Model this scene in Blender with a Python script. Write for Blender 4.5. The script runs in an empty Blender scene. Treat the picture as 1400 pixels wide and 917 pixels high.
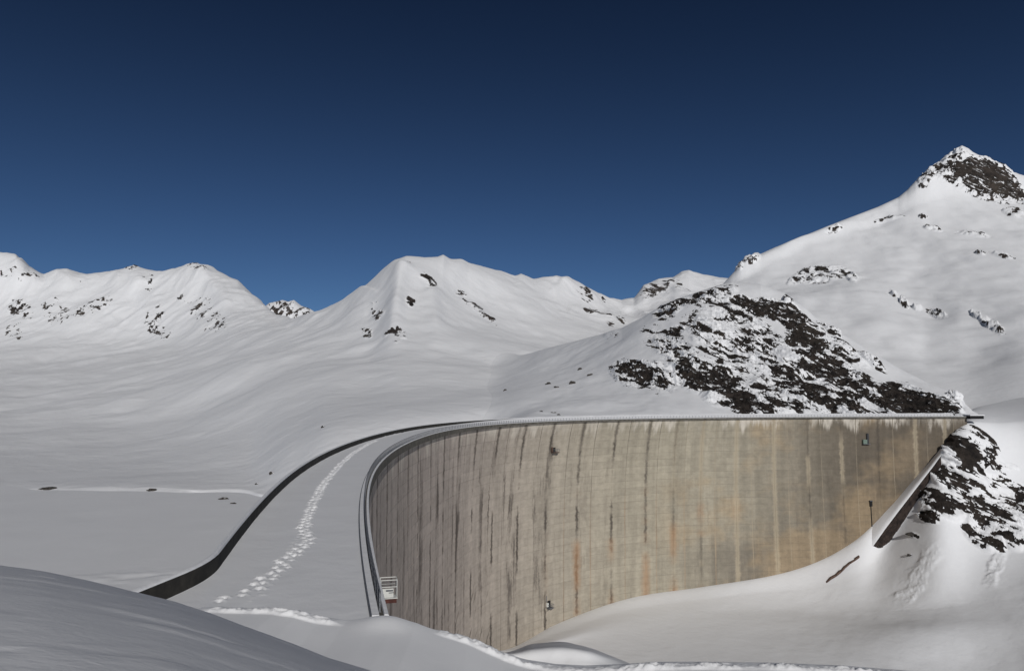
import bpy, bmesh, math, random
import numpy as np

random.seed(4)
RNG = np.random.default_rng(7)
S = bpy.context.scene
COL = S.collection

# ------------------------------------------------------------------ camera, light, exposure
F = 1000.0                      # focal length in pixels of the 1400 px wide photograph
PITCH = math.atan((535 - 458.5) / F)
CT, ST = math.cos(PITCH), math.sin(PITCH)
cd = bpy.data.cameras.new('camera'); cam = bpy.data.objects.new('camera', cd); COL.objects.link(cam)
cd.sensor_width = 36.0; cd.lens = 36.0 * F / 1400.0
cd.clip_start = 0.1; cd.clip_end = 60000
cam.location = (0, 0, 0); cam.rotation_euler = (math.pi / 2 + PITCH, 0, 0)
S.camera = cam

SUN_EL, SUN_AZ = math.radians(24.5), math.radians(-13)     # azimuth: how far left (minus: right) of straight behind the camera
sd = bpy.data.lights.new('sun', 'SUN'); sun = bpy.data.objects.new('sun', sd); COL.objects.link(sun)
sd.energy = 4.3; sd.angle = math.radians(0.5); sd.color = (1.0, 0.972, 0.938)
sdir = (-math.sin(SUN_AZ) * math.cos(SUN_EL), -math.cos(SUN_AZ) * math.cos(SUN_EL), math.sin(SUN_EL))
from mathutils import Vector
sun.rotation_euler = Vector(sdir).to_track_quat('Z', 'Y').to_euler()

W = bpy.data.worlds.new('World'); S.world = W; W.use_nodes = True
wn, wl = W.node_tree.nodes, W.node_tree.links
wn.clear()
sky = wn.new('ShaderNodeTexSky'); sky.sky_type = 'NISHITA'; sky.sun_disc = False
sky.sun_elevation = SUN_EL
sky.sun_rotation = math.atan2(sdir[0], sdir[1])
sky.altitude = 2300; sky.air_density = 0.75; sky.dust_density = 0.05; sky.ozone_density = 3.0
bg = wn.new('ShaderNodeBackground'); bg.inputs['Strength'].default_value = 0.09
out = wn.new('ShaderNodeOutputWorld')
# the deep polarised blue of high mountain air: darker towards the zenith, all the way round
tc = wn.new('ShaderNodeTexCoord'); sx = wn.new('ShaderNodeSeparateXYZ'); wl.new(tc.outputs['Generated'], sx.inputs[0])
mr = wn.new('ShaderNodeMapRange'); mr.inputs['From Min'].default_value = 0.02; mr.inputs['From Max'].default_value = 0.60
mr.interpolation_type = 'SMOOTHSTEP'
wl.new(sx.outputs['Z'], mr.inputs['Value'])
mx = wn.new('ShaderNodeMix'); mx.data_type = 'RGBA'
mx.inputs['A'].default_value = (0.475, 0.60, 0.72, 1); mx.inputs['B'].default_value = (0.165, 0.210, 0.268, 1)
wl.new(mr.outputs['Result'], mx.inputs['Factor'])
ml = wn.new('ShaderNodeMix'); ml.data_type = 'RGBA'; ml.blend_type = 'MULTIPLY'; ml.inputs['Factor'].default_value = 1
wl.new(sky.outputs['Color'], ml.inputs['A']); wl.new(mx.outputs['Result'], ml.inputs['B'])
wl.new(ml.outputs['Result'], bg.inputs['Color']); wl.new(bg.outputs[0], out.inputs['Surface'])
S.view_settings.view_transform = 'Standard'; S.view_settings.look = 'None'
S.view_settings.exposure = -0.75; S.view_settings.gamma = 1.0

# ------------------------------------------------------------------ numeric helpers
def ray(px, py, Y):
    """world point at forward distance Y on the line of sight of a photograph pixel"""
    px, py, Y = np.broadcast_arrays(np.asarray(px, float), np.asarray(py, float), np.asarray(Y, float))
    u = (px - 700) / F; v = -(py - 458.5) / F
    dy = CT - v * ST; dz = ST + v * CT
    k = Y / dy
    return np.stack([u * k, Y, dz * k], -1)

def project(P):
    d = P[..., 1] * CT + P[..., 2] * ST
    v = -P[..., 1] * ST + P[..., 2] * CT
    d = np.where(np.abs(d) < 1e-3, 1e-3, d)
    return 700 + F * P[..., 0] / d, 458.5 - F * v / d

def unproject_z(px, py, z):
    u = (np.asarray(px, float) - 700) / F; v = -(np.asarray(py, float) - 458.5) / F
    y = CT - v * ST; zz = ST + v * CT
    k = z / zz
    return np.stack([u * k, y * k], -1)

def pchip(x, y, xi):
    x = np.asarray(x, float); y = np.asarray(y, float); xi = np.clip(np.asarray(xi, float), x[0], x[-1])
    h = np.diff(x); d = np.diff(y, axis=0) / h.reshape((-1,) + (1,) * (y.ndim - 1))
    m = np.zeros_like(y)
    hh = h.reshape((-1,) + (1,) * (y.ndim - 1))
    w1 = 2 * hh[1:] + hh[:-1]; w2 = hh[1:] + 2 * hh[:-1]
    ok = d[1:] * d[:-1] > 0
    with np.errstate(divide='ignore', invalid='ignore'):
        mm = (w1 + w2) / (w1 / d[:-1] + w2 / d[1:])
    m[1:-1] = np.where(ok, mm, 0)
    m[0] = d[0]; m[-1] = d[-1]
    i = np.clip(np.searchsorted(x, xi) - 1, 0, len(h) - 1)
    t = (xi - x[i]) / h[i]
    t = t.reshape((-1,) + (1,) * (y.ndim - 1)); hi = hh[i]
    return ((1 + 2 * t) * (1 - t) ** 2 * y[i] + t * (1 - t) ** 2 * hi * m[i]
            + t * t * (3 - 2 * t) * y[i + 1] + t * t * (t - 1) * hi * m[i + 1])

def _hash(ix, iy, iz, seed):
    h = (ix.astype(np.uint32) * np.uint32(374761393) + iy.astype(np.uint32) * np.uint32(668265263)
         + iz.astype(np.uint32) * np.uint32(2147483647) + np.uint32(seed * 144665 + 77))
    h = (h ^ (h >> np.uint32(13))) * np.uint32(1274126177)
    h = (h ^ (h >> np.uint32(16))) * np.uint32(2246822519)
    h = h ^ (h >> np.uint32(15))
    return h.astype(np.float32) / np.float32(4294967295.0)

def vnoise(x, y, z=None, seed=0):
    x = np.asarray(x, np.float32); y = np.asarray(y, np.float32)
    flat = z is None
    ix = np.floor(x); iy = np.floor(y); fx = x - ix; fy = y - iy
    ix = ix.astype(np.int64); iy = iy.astype(np.int64)
    fx = fx * fx * fx * (fx * (fx * 6 - 15) + 10); fy = fy * fy * fy * (fy * (fy * 6 - 15) + 10)
    def layer(iz):
        a = _hash(ix, iy, iz, seed); b = _hash(ix + 1, iy, iz, seed)
        c = _hash(ix, iy + 1, iz, seed); d = _hash(ix + 1, iy + 1, iz, seed)
        return (a + (b - a) * fx) * (1 - fy) + (c + (d - c) * fx) * fy
    if flat:
        return layer(np.zeros_like(ix))
    z = np.asarray(z, np.float32); iz = np.floor(z); fz = z - iz; iz = iz.astype(np.int64)
    fz = fz * fz * (3 - 2 * fz)
    return layer(iz) * (1 - fz) + layer(iz + 1) * fz

def fbm(x, y, z=None, oct=4, seed=0, gain=0.5, ridged=False):
    s = 0; a = 1.0; tot = 0
    for o in range(oct):
        k = 2.03 ** o
        n = vnoise(x * k + 13.7 * o, y * k + 7.1 * o, None if z is None else z * k + 3.3 * o, seed + o)
        if ridged: n = 1 - np.abs(2 * n - 1)
        s = s + a * n; tot += a; a *= gain
    return s / tot

def uniformise(n):
    """turn noise into a value spread evenly over 0..1"""
    m, sd_ = float(n.mean()), float(n.std()) + 1e-6
    q = (n - m) / sd_
    return 1 / (1 + np.exp(-1.7 * q))

def sstep(a, b, x):
    t = np.clip((x - a) / (b - a), 0, 1); return t * t * (3 - 2 * t)

# ------------------------------------------------------------------ mesh helpers
def link(o, parent=None):
    COL.objects.link(o)
    if parent is not None: o.parent = parent
    return o

def tag(o, label=None, cat=None, group=None, kind=None):
    if label: o['label'] = label
    if cat: o['category'] = cat
    if group: o['group'] = group
    if kind: o['kind'] = kind
    return o

def empty(name, loc=(0, 0, 0), rz=0):
    o = bpy.data.objects.new(name, None); COL.objects.link(o)
    o.location = loc; o.rotation_euler = (0, 0, rz); o.empty_display_size = 0.5
    return o

def mesh_np(name, V, Q, mat, parent=None, smooth=True, attrs=None, uvs=None):
    V = np.ascontiguousarray(V, np.float32).reshape(-1, 3); Q = np.ascontiguousarray(Q, np.int32)
    me = bpy.data.meshes.new(name)
    k = Q.shape[1]
    me.vertices.add(len(V)); me.vertices.foreach_set('co', V.ravel())
    me.loops.add(Q.size); me.loops.foreach_set('vertex_index', Q.ravel())
    me.polygons.add(len(Q))
    me.polygons.foreach_set('loop_start', np.arange(0, Q.size, k, dtype=np.int32))
    me.polygons.foreach_set('use_smooth', np.full(len(Q), smooth, bool))
    for an, av in (attrs or {}).items():
        at = me.attributes.new(an, 'FLOAT', 'POINT'); at.data.foreach_set('value', np.ascontiguousarray(av, np.float32).ravel())
    for un, uv in (uvs or {}).items():
        ul = me.uv_layers.new(name=un); uvv = np.asarray(uv, np.float32).reshape(-1, 2)[Q.ravel()]
        ul.data.foreach_set('uv', uvv.ravel())
    me.update(calc_edges=True); me.validate()
    me.materials.append(mat)
    return link(bpy.data.objects.new(name, me), parent)

def grid_faces(n, m, keep=None, flip=False):
    i = np.arange(n * m).reshape(n, m)
    q = np.stack([i[:-1, :-1], i[1:, :-1], i[1:, 1:], i[:-1, 1:]], -1)
    if keep is not None: q = q[keep[:-1, :-1] & keep[1:, 1:]]
    q = q.reshape(-1, 4)
    return q[:, ::-1] if flip else q

def bm_obj(name, bm, mat, parent=None, smooth=False):
    bmesh.ops.recalc_face_normals(bm, faces=bm.faces)
    me = bpy.data.meshes.new(name); bm.to_mesh(me); bm.free()
    if smooth:
        me.polygons.foreach_set('use_smooth', [True] * len(me.polygons))
    me.materials.append(mat)
    return link(bpy.data.objects.new(name, me), parent)

def add_box(bm, c, s, rz=0.0):
    r = bmesh.ops.create_cube(bm, size=1.0)
    vs = r['verts']
    for v in vs:
        x, y, z = v.co.x * s[0], v.co.y * s[1], v.co.z * s[2]
        v.co = (c[0] + x * math.cos(rz) - y * math.sin(rz), c[1] + x * math.sin(rz) + y * math.cos(rz), c[2] + z)
    return vs

def add_bar(bm, a, b, r, n=6):
    a, b = Vector(a), Vector(b); d = b - a
    q = d.to_track_quat('Z', 'Y')
    r0 = []; r1 = []
    for i in range(n):
        t = 2 * math.pi * i / n
        o = q @ Vector((r * math.cos(t), r * math.sin(t), 0))
        r0.append(bm.verts.new(a + o)); r1.append(bm.verts.new(b + o))
    for i in range(n):
        j = (i + 1) % n; bm.faces.new((r0[i], r0[j], r1[j], r1[i]))
    bm.faces.new(r0[::-1]); bm.faces.new(r1)

# ------------------------------------------------------------------ materials
class NT:
    def __init__(s, name):
        s.m = bpy.data.materials.new(name); s.m.use_nodes = True
        s.n = s.m.node_tree.nodes; s.l = s.m.node_tree.links
        s.b = s.n['Principled BSDF']
    def val(s, sock, v):
        if isinstance(v, bpy.types.NodeSocket): s.l.new(v, sock)
        else:
            if sock.type == 'RGBA' and len(v) == 3: v = (*v, 1)
            sock.default_value = v
    def math(s, op, a, b=0.0, c=0.0, clamp=False):
        n = s.n.new('ShaderNodeMath'); n.operation = op; n.use_clamp = clamp
        s.val(n.inputs[0], a); s.val(n.inputs[1], b); s.val(n.inputs[2], c); return n.outputs[0]
    def mr(s, v, a, b, c=0.0, d=1.0, smooth=True):
        n = s.n.new('ShaderNodeMapRange'); n.interpolation_type = 'SMOOTHSTEP' if smooth else 'LINEAR'
        s.val(n.inputs['Value'], v); n.inputs['From Min'].default_value = a; n.inputs['From Max'].default_value = b
        n.inputs['To Min'].default_value = c; n.inputs['To Max'].default_value = d; return n.outputs['Result']
    def mix(s, f, a, b, mode='MIX'):
        n = s.n.new('ShaderNodeMix'); n.data_type = 'RGBA'; n.blend_type = mode
        s.val(n.inputs['Factor'], f); s.val(n.inputs['A'], a); s.val(n.inputs['B'], b); return n.outputs['Result']
    def attr(s, name):
        n = s.n.new('ShaderNodeAttribute'); n.attribute_name = name; return n.outputs['Fac']
    def uv(s, name):
        n = s.n.new('ShaderNodeUVMap'); n.uv_map = name; x = s.n.new('ShaderNodeSeparateXYZ')
        s.l.new(n.outputs[0], x.inputs[0]); return x.outputs[0], x.outputs[1]
    def pos(s):
        return s.n.new('ShaderNodeNewGeometry').outputs['Position']
    def sep(s, v):
        x = s.n.new('ShaderNodeSeparateXYZ'); s.l.new(v, x.inputs[0]); return x.outputs
    def comb(s, x=0.0, y=0.0, z=0.0):
        n = s.n.new('ShaderNodeCombineXYZ'); s.val(n.inputs[0], x); s.val(n.inputs[1], y); s.val(n.inputs[2], z); return n.outputs[0]
    def scale(s, v, k, rot=0.0):
        if rot:
            m = s.n.new('ShaderNodeMapping'); s.l.new(v, m.inputs['Vector']); m.inputs['Rotation'].default_value = (0, rot, 0); v = m.outputs[0]
        n = s.n.new('ShaderNodeMapping'); s.l.new(v, n.inputs['Vector'])
        n.inputs['Scale'].default_value = k if hasattr(k, '__len__') else (k, k, k); return n.outputs[0]
    def noise(s, v, sc=1.0, det=4.0, rough=0.55, dist=0.0, color=False):
        n = s.n.new('ShaderNodeTexNoise'); s.l.new(v, n.inputs['Vector'])
        n.inputs['Scale'].default_value = sc; n.inputs['Detail'].default_value = det
        n.inputs['Roughness'].default_value = rough; n.inputs['Distortion'].default_value = dist
        return n.outputs['Color' if color else 'Fac']
    def bump(s, h, dist, strength=1.0, prev=None):
        n = s.n.new('ShaderNodeBump'); s.val(n.inputs['Height'], h); n.inputs['Distance'].default_value = dist
        n.inputs['Strength'].default_value = strength
        if prev is not None: s.l.new(prev, n.inputs['Normal'])
        return n.outputs[0]
    def done(s, col, rough=0.7, normal=None, spec=0.3):
        s.val(s.b.inputs['Base Color'], col); s.val(s.b.inputs['Roughness'], rough)
        s.b.inputs['Specular IOR Level'].default_value = spec
        if normal is not None: s.l.new(normal, s.b.inputs['Normal'])
        return s.m

SNOW = (0.865, 0.872, 0.885)

def snow_mat(name, scales, rock=False, stretch=(1, 1, 1), tint=SNOW, rockscale=1.0, dark=1.0, soft=(0.46, 0.58)):
    """snow with wind relief at the given (size in metres, height in metres) levels, and bare rock where the rock attribute says"""
    t = NT(name); p = t.pos(); nrm = None
    for size, h in scales:
        q = t.scale(p, tuple(k / size for k in stretch))
        nrm = t.bump(t.noise(q, 1.0, 3.0, 0.5, 0.6), h, 1.0, nrm)
    mott = t.noise(t.scale(p, 1.0 / (scales[0][0] * 2.5)), 1.0, 3.0)
    col = t.mix(t.mr(mott, 0.3, 0.75), tuple(c * 0.965 for c in tint), tint)
    if not rock:
        return t.done(col, 0.75, nrm, 0.15)
    fine = t.noise(t.scale(p, (0.16 / rockscale, 0.3 / rockscale, 0.55 / rockscale), -0.55), 1.0, 6.0, 0.68, 0.4)
    f = t.math('ADD', t.attr('rock'), t.math('MULTIPLY', t.math('SUBTRACT', fine, 0.5), 2.2))
    m = t.mr(f, *soft)
    rc = t.mix(t.mr(t.noise(t.scale(p, 0.16 / rockscale), 1.0, 6.0, 0.7), 0.3, 0.7), tuple(c * dark for c in (0.014, 0.0125, 0.012)), tuple(c * dark for c in (0.058, 0.047, 0.040)))
    rc = t.mix(t.mr(t.noise(t.scale(p, 0.05 / rockscale), 1.0, 4.0), 0.5, 0.75, 0, 0.5), rc, tuple(c * dark for c in (0.075, 0.063, 0.050)))
    rb = t.bump(t.noise(t.scale(p, (0.5 / rockscale, 0.5 / rockscale, 0.9 / rockscale)), 1.0, 6.0, 0.7), 1.6 * rockscale, 1.0)
    mixn = t.n.new('ShaderNodeMix'); mixn.data_type = 'VECTOR'
    t.val(mixn.inputs['Factor'], m); t.l.new(nrm, mixn.inputs['A']); t.l.new(rb, mixn.inputs['B'])
    vn = t.n.new('ShaderNodeVectorMath'); vn.operation = 'NORMALIZE'; t.l.new(mixn.outputs['Result'], vn.inputs[0])
    return t.done(t.mix(m, col, rc), 0.8, vn.outputs[0], 0.15)

def plain_mat(name, c1, c2, size=1.0, rough=0.7, bump=0.01, metallic=0.0, spec=0.3):
    t = NT(name); p = t.pos()
    n = t.noise(t.scale(p, 1.0 / size), 1.0, 5.0, 0.6)
    t.b.inputs['Metallic'].default_value = metallic
    return t.done(t.mix(t.mr(n, 0.3, 0.7), c1, c2), rough, t.bump(n, bump), spec)

M = {}
M['snow_road'] = snow_mat('crest_snow', [(1.6, 0.03), (0.35, 0.012), (0.1, 0.004)])
M['snow_near'] = snow_mat('near_snow', [(2.0, 0.006), (0.45, 0.006), (0.12, 0.005), (0.04, 0.003)], stretch=(0.5, 1, 1))
M['snow_mid'] = snow_mat('valley_snow', [(16, 0.5), (4, 0.12)])
M['snow_lake'] = snow_mat('lake_snow', [(9, 0.10), (2, 0.04)])
M['snow_far'] = snow_mat('mountain_snow', [(130, 1.8), (34, 0.9), (11, 0.6)], rock=True, rockscale=4.0, dark=1.7, soft=(0.40, 0.72))
M['snow_right'] = snow_mat('peak_snow', [(80, 1.6), (20, 0.5), (6, 0.22)], rock=True, rockscale=2.2, dark=1.3, soft=(0.43, 0.66))
M['snow_hill'] = snow_mat('hill_snow', [(18, 0.35), (5, 0.14), (1.6, 0.06)], rock=True, rockscale=0.9)
M['cap'] = plain_mat('snow_cap', (0.80, 0.805, 0.82), SNOW, 0.8, 0.75, 0.05)
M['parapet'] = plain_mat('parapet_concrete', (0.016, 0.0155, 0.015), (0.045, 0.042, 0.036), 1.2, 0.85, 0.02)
M['fascia'] = plain_mat('cornice_concrete', (0.07, 0.067, 0.060), (0.15, 0.14, 0.12), 1.5, 0.85, 0.02)
M['steel'] = plain_mat('railing_steel', (0.105, 0.11, 0.125), (0.16, 0.168, 0.18), 0.6, 0.5, 0.002)
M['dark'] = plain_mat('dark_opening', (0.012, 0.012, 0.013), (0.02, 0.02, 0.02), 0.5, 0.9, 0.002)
M['white'] = plain_mat('white_paint', (0.62, 0.63, 0.60), (0.74, 0.74, 0.70), 0.3, 0.5, 0.003)
M['red'] = plain_mat('rusty_red', (0.06, 0.022, 0.018), (0.11, 0.04, 0.03), 0.3, 0.7, 0.004)
M['green'] = plain_mat('green_box_paint', (0.12, 0.17, 0.14), (0.20, 0.26, 0.22), 0.6, 0.5, 0.003)
M['stone'] = plain_mat('abutment_stone', (0.016, 0.012, 0.011), (0.050, 0.036, 0.030), 2.0, 0.9, 0.10)
M['boulder'] = plain_mat('boulder_rock', (0.025, 0.023, 0.022), (0.08, 0.07, 0.06), 0.8, 0.9, 0.08)
M['rust'] = plain_mat('rusty_concrete_edge', (0.07, 0.045, 0.035), (0.14, 0.09, 0.07), 1.0, 0.85, 0.03)

def dam_material():
    t = NT('dam_concrete')
    u, v = t.uv('face')               # metres along the crest, metres below the crest
    j, rnd = t.uv('joint')            # metres from the nearest joint, random number of that joint
    P2 = lambda a, b, off=0.0: t.comb(t.math('MULTIPLY', u, a), t.math('MULTIPLY', v, b), off)
    big = t.noise(P2(0.03, 0.035), 1, 4, 0.6)
    col = t.mix(t.mr(u, 170, 330), (0.47, 0.410, 0.365), (0.385, 0.348, 0.272))
    col = t.mix(t.mr(u, 345, 430), col, (0.140, 0.118, 0.092))
    # darker weathered lower part towards the right, with a soft upper edge
    low = t.math('SUBTRACT', v, t.math('MULTIPLY', big, 50.0))
    low = t.math('MULTIPLY', t.mr(low, 12, 42), t.mr(u, 320, 372))
    col = t.mix(t.math('MULTIPLY', low, 0.6), col, (0.130, 0.113, 0.095))
    # warm ochre wash
    och = t.math('MULTIPLY', t.mr(t.noise(P2(0.022, 0.028, 5.0), 1, 4, 0.6), 0.47, 0.62), t.math('MULTIPLY', t.mr(u, 318, 345), t.mr(u, 470, 420)))
    col = t.mix(t.math('MULTIPLY', och, 0.58), col, (0.40, 0.300, 0.185))
    # tone of each lift and block
    li = t.math('FLOOR', t.math('DIVIDE', v, 3.0)); bi = t.math('FLOOR', t.math('DIVIDE', u, 17.0))
    wn_ = t.n.new('ShaderNodeTexWhiteNoise'); wn_.noise_dimensions = '2D'; t.l.new(t.comb(bi, li), wn_.inputs['Vector'])
    lift = t.mr(wn_.outputs['Value'], 0, 1, 0.94, 1.05, False)
    cw = t.mr(t.noise(P2(0.35, 0.5, 2.0), 1, 5, 0.7), 0.25, 0.75, 0.86, 1.10)
    vs = t.mr(t.noise(P2(0.22, 0.016, 1.0), 1, 5, 0.65), 0.3, 0.7, 0.86, 1.10)
    k = t.math('MULTIPLY', t.math('MULTIPLY', lift, cw), vs)
    col = t.mix(1.0, col, t.comb(k, k, k), 'MULTIPLY')
    # horizontal lift lines, broken up
    fv = t.math('ABSOLUTE', t.math('SUBTRACT', t.math('FRACT', t.math('DIVIDE', v, 3.0)), 0.5))
    line = t.math('MULTIPLY', t.mr(fv, 0.44, 0.5), t.mr(t.noise(P2(0.06, 0.3, 7.0), 1, 3), 0.40, 0.62))
    col = t.mix(t.math('MULTIPLY', line, t.mr(u, 240, 340, 0.16, 0.38)), col, (0.15, 0.135, 0.11))
    # dark seepage down the joints, each joint with its own strength
    wob = t.math('ADD', j, t.math('MULTIPLY', t.math('SUBTRACT', t.noise(P2(0.4, 0.45, 9.0), 1, 6, 0.75), 0.5), 3.2))
    jd = t.math('ABSOLUTE', wob)
    gate = t.noise(t.comb(t.math('MULTIPLY', rnd, 37.0), t.math('MULTIPLY', v, 0.055), 3.0), 1, 4, 0.65)
    seep = t.math('MULTIPLY', t.mr(jd, 1.1, 0.1), t.mr(gate, 0.42, 0.58))
    topw = t.math('MULTIPLY', t.mr(jd, 1.4, 0.1), t.mr(v, 30, 2))
    seep = t.math('MAXIMUM', seep, t.math('MULTIPLY', topw, 0.8))
    fade = t.mr(u, 300, 350, 0.92, 0.42)
    col = t.mix(t.math('MULTIPLY', seep, fade), col, (0.085, 0.073, 0.062))
    # free streaks that start at the crest, denser on the left
    uj = t.math('ADD', u, t.math('MULTIPLY', t.math('SUBTRACT', t.noise(P2(0.4, 0.55, 21.0), 1, 5, 0.75), 0.5), 2.6))
    st = t.noise(t.comb(t.math('MULTIPLY', uj, 0.21), t.math('MULTIPLY', v, 0.012), 4.0), 1, 4, 0.65)
    g2 = t.noise(t.comb(t.math('MULTIPLY', u, 0.16), t.math('MULTIPLY', v, 0.045), 6.0), 1, 6, 0.72)
    streak = t.math('MULTIPLY', t.mr(st, 0.53, 0.63), t.mr(g2, 0.42, 0.60))
    col = t.mix(t.math('MULTIPLY', streak, t.mr(u, 235, 300, 0.85, 0.24)), col, (0.090, 0.076, 0.066))
    # slanted blown drips near the foot on the left
    sl = t.comb(t.math('MULTIPLY', t.math('ADD', u, t.math('MULTIPLY', v, 0.75)), 0.42), t.math('MULTIPLY', t.math('SUBTRACT', v, t.math('MULTIPLY', u, 0.6)), 0.06), 1.0)
    drip = t.math('MULTIPLY', t.mr(t.noise(sl, 1, 3, 0.6), 0.60, 0.68), t.math('MULTIPLY', t.mr(v, 50, 62), t.math('MULTIPLY', t.mr(u, 165, 185), t.mr(u, 255, 225))))
    col = t.mix(t.math('MULTIPLY', drip, 0.75), col, (0.10, 0.088, 0.072))
    # rust coloured seepage on the joints of the middle
    rust = t.math('MULTIPLY', t.mr(t.math('ADD', jd, t.math('MULTIPLY', t.math('SUBTRACT', t.noise(P2(0.9, 0.10, 15.0), 1, 5, 0.7), 0.5), 5.0)), 3.2, 0.0), t.mr(t.noise(t.comb(t.math('MULTIPLY', rnd, 51.0), t.math('MULTIPLY', v, 0.04), 8.0), 1, 3), 0.46, 0.60))
    rust = t.math('MULTIPLY', rust, t.math('MULTIPLY', t.math('MULTIPLY', t.mr(u, 262, 285), t.mr(u, 372, 350)), t.mr(v, 26, 44)))
    col = t.mix(t.math('MULTIPLY', rust, 0.55), col, (0.42, 0.245, 0.13))
    # pale lime down some joints at the right
    lime = t.math('MULTIPLY', t.mr(jd, 1.6, 0.3), t.math('MULTIPLY', t.mr(u, 325, 345), t.mr(t.noise(t.comb(t.math('MULTIPLY', rnd, 71.0), t.math('MULTIPLY', v, 0.03), 1.0), 1, 3), 0.45, 0.55)))
    col = t.mix(t.math('MULTIPLY', lime, 0.6), col, (0.47, 0.40, 0.29))
    # lime bloom below the cornice, hanging in scallops from the top
    edge = t.math('MULTIPLY', t.mr(t.noise(P2(0.13, 0.0, 11.0), 1, 5, 0.7), 0.32, 0.72), 9.5)
    bloom = t.math('MULTIPLY', t.mr(t.math('SUBTRACT', edge, v), -1.4, 2.6), t.mr(t.noise(P2(0.4, 0.12, 3.0), 1, 5, 0.7), 0.30, 0.55))
    col = t.mix(t.math('MULTIPLY', bloom, t.math('MULTIPLY', t.mr(jd, 0.4, 1.6, 0.15, 0.85), t.mr(t.noise(P2(0.045, 0.0, 31.0), 1, 3), 0.36, 0.60, 0.15, 1.0))), col, (0.66, 0.61, 0.53))
    h = t.noise(P2(0.8, 0.8), 1, 5, 0.65)
    nb = t.bump(h, 0.10)
    nb = t.bump(t.math('MULTIPLY', t.mr(fv, 0.455, 0.5), -1.0), 0.05, 1.0, nb)
    return t.done(col, 0.9, nb, 0.2)
M['dam'] = dam_material()

# ------------------------------------------------------------------ the line of the dam (an arch of changing radius, fitted in plan)
PSI = np.radians([104., 100.7, 95.2, 89.6, 82.7, 67.4, 45.8, 26.5, 15.0, 9.3, 5.8, 2.4])
LEN = 477.34
H_ROAD = -11.8
WID = 9.9
_s = np.linspace(-60, 500, 2801); _ds = _s[1] - _s[0]
_p = pchip(np.linspace(0, LEN, 12), PSI, _s)
_x = np.r_[0, np.cumsum(np.cos(_p[:-1]) * _ds)]; _y = np.r_[0, np.cumsum(np.sin(_p[:-1]) * _ds)]
_i0 = int(np.argmin(abs(_s)))
_x += -6.74 - _x[_i0]; _y += 39.2 - _y[_i0]

def crest(s, t=0.0, z=H_ROAD):
    """point at arc length s, t metres upstream of the downstream railing line"""
    s = np.asarray(s, float); p = np.interp(s, _s, _p)
    x = np.interp(s, _s, _x) - np.sin(p) * t; y = np.interp(s, _s, _y) + np.cos(p) * t
    return np.stack(np.broadcast_arrays(x, y, np.asarray(z, float)), -1)

def to_st(X, Y):
    X = np.atleast_1d(X); Y = np.atleast_1d(Y)
    i = np.array([np.argmin((_x - a) ** 2 + (_y - b) ** 2) for a, b in zip(X, Y)])
    t = -(X - _x[i]) * np.sin(_p[i]) + (Y - _y[i]) * np.cos(_p[i])
    return _s[i], t

def face_t(s, d):
    """how far upstream the downstream face lies, d metres below the crest (double curvature)"""
    A = 7.0 * sstep(165, 285, s) * (1 - 0.85 * sstep(320, 400, s))
    return 0.55 + A * (1 - np.exp(-d / 16.0)) - 3.0 * sstep(340, 400, s) * (d / 80.0) ** 1.5

def face_at_px(px, py):
    """point of the dam face seen at a pixel"""
    best = None
    ss = np.linspace(150, 486, 1700)
    d = np.linspace(1, 115, 230)
    SS, DD = np.meshgrid(ss, d, indexing='ij')
    P = crest(SS, face_t(SS, DD), H_ROAD - DD)
    u, v = project(P)
    k = np.argmin((u - px) ** 2 + (v - py) ** 2)
    return P.reshape(-1, 3)[k], SS.ravel()[k], DD.ravel()[k]

# ------------------------------------------------------------------ terrain sheets
def sheet(name, mat, xs, cols, counts, nx, sky=None, ridge=None, xr=None, disp=None, rock=None, kind='structure', smooth=None):
    """a slope lofted through profiles: cols[k] = one (forward distance, sight height) pair per profile node"""
    xs = np.asarray(xs, float)
    u = np.linspace(xs[0], xs[-1], nx)
    T = np.asarray(cols, float)                                   # columns, nodes, (Y, py)
    N = pchip(xs, T.reshape(len(xs), -1), u).reshape(nx, -1, 2)
    if smooth is not None:
        for k_, sg_ in enumerate(smooth):
            w_ = int(sg_ * 3 / (u[1] - u[0])) + 1; g_ = np.exp(-0.5 * (np.arange(-w_, w_ + 1) * (u[1] - u[0]) / sg_) ** 2); g_ /= g_.sum()
            for c_ in (0, 1):
                e_ = N[:, k_, c_]; e0 = e_[0] + (e_[1] - e_[0]) * np.arange(-w_, 0); e1 = e_[-1] + (e_[-1] - e_[-2]) * np.arange(1, w_ + 1)
                N[:, k_, c_] = np.convolve(np.r_[e0, e_, e1], g_, 'valid')
    if sky is not None:
        sx_, sy_ = np.array(sky, float).T
        N[:, ridge, 1] = np.interp(u, sx_, sy_)
    kk = np.concatenate([np.linspace(i, i + 1, c, endpoint=False) for i, c in enumerate(counts)] + [[len(counts)]])
    G = pchip(np.arange(len(counts) + 1), np.swapaxes(N, 0, 1), kk)   # nv, nx, 2
    G = np.swapaxes(G, 0, 1)
    P = ray(u[:, None], G[..., 1], G[..., 0])
    info = dict(u=np.broadcast_to(u[:, None], P.shape[:2]), py=G[..., 1], k=np.broadcast_to(kk[None], P.shape[:2]))
    at = {}
    if rock is not None:
        R = rock(P, info); at['rock'] = R; info['rock'] = R
    if disp is not None: P = disp(P, info)
    o = mesh_np(name, P, grid_faces(*P.shape[:2]), mat, attrs=at)
    return tag(o, kind=kind), P

def normals(P):
    a = np.gradient(P, axis=0); b = np.gradient(P, axis=1)
    n = np.cross(a, b); n /= np.linalg.norm(n, axis=-1, keepdims=True) + 1e-9
    return n * np.where(n[..., 2:3] < 0, -1, 1)

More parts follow.
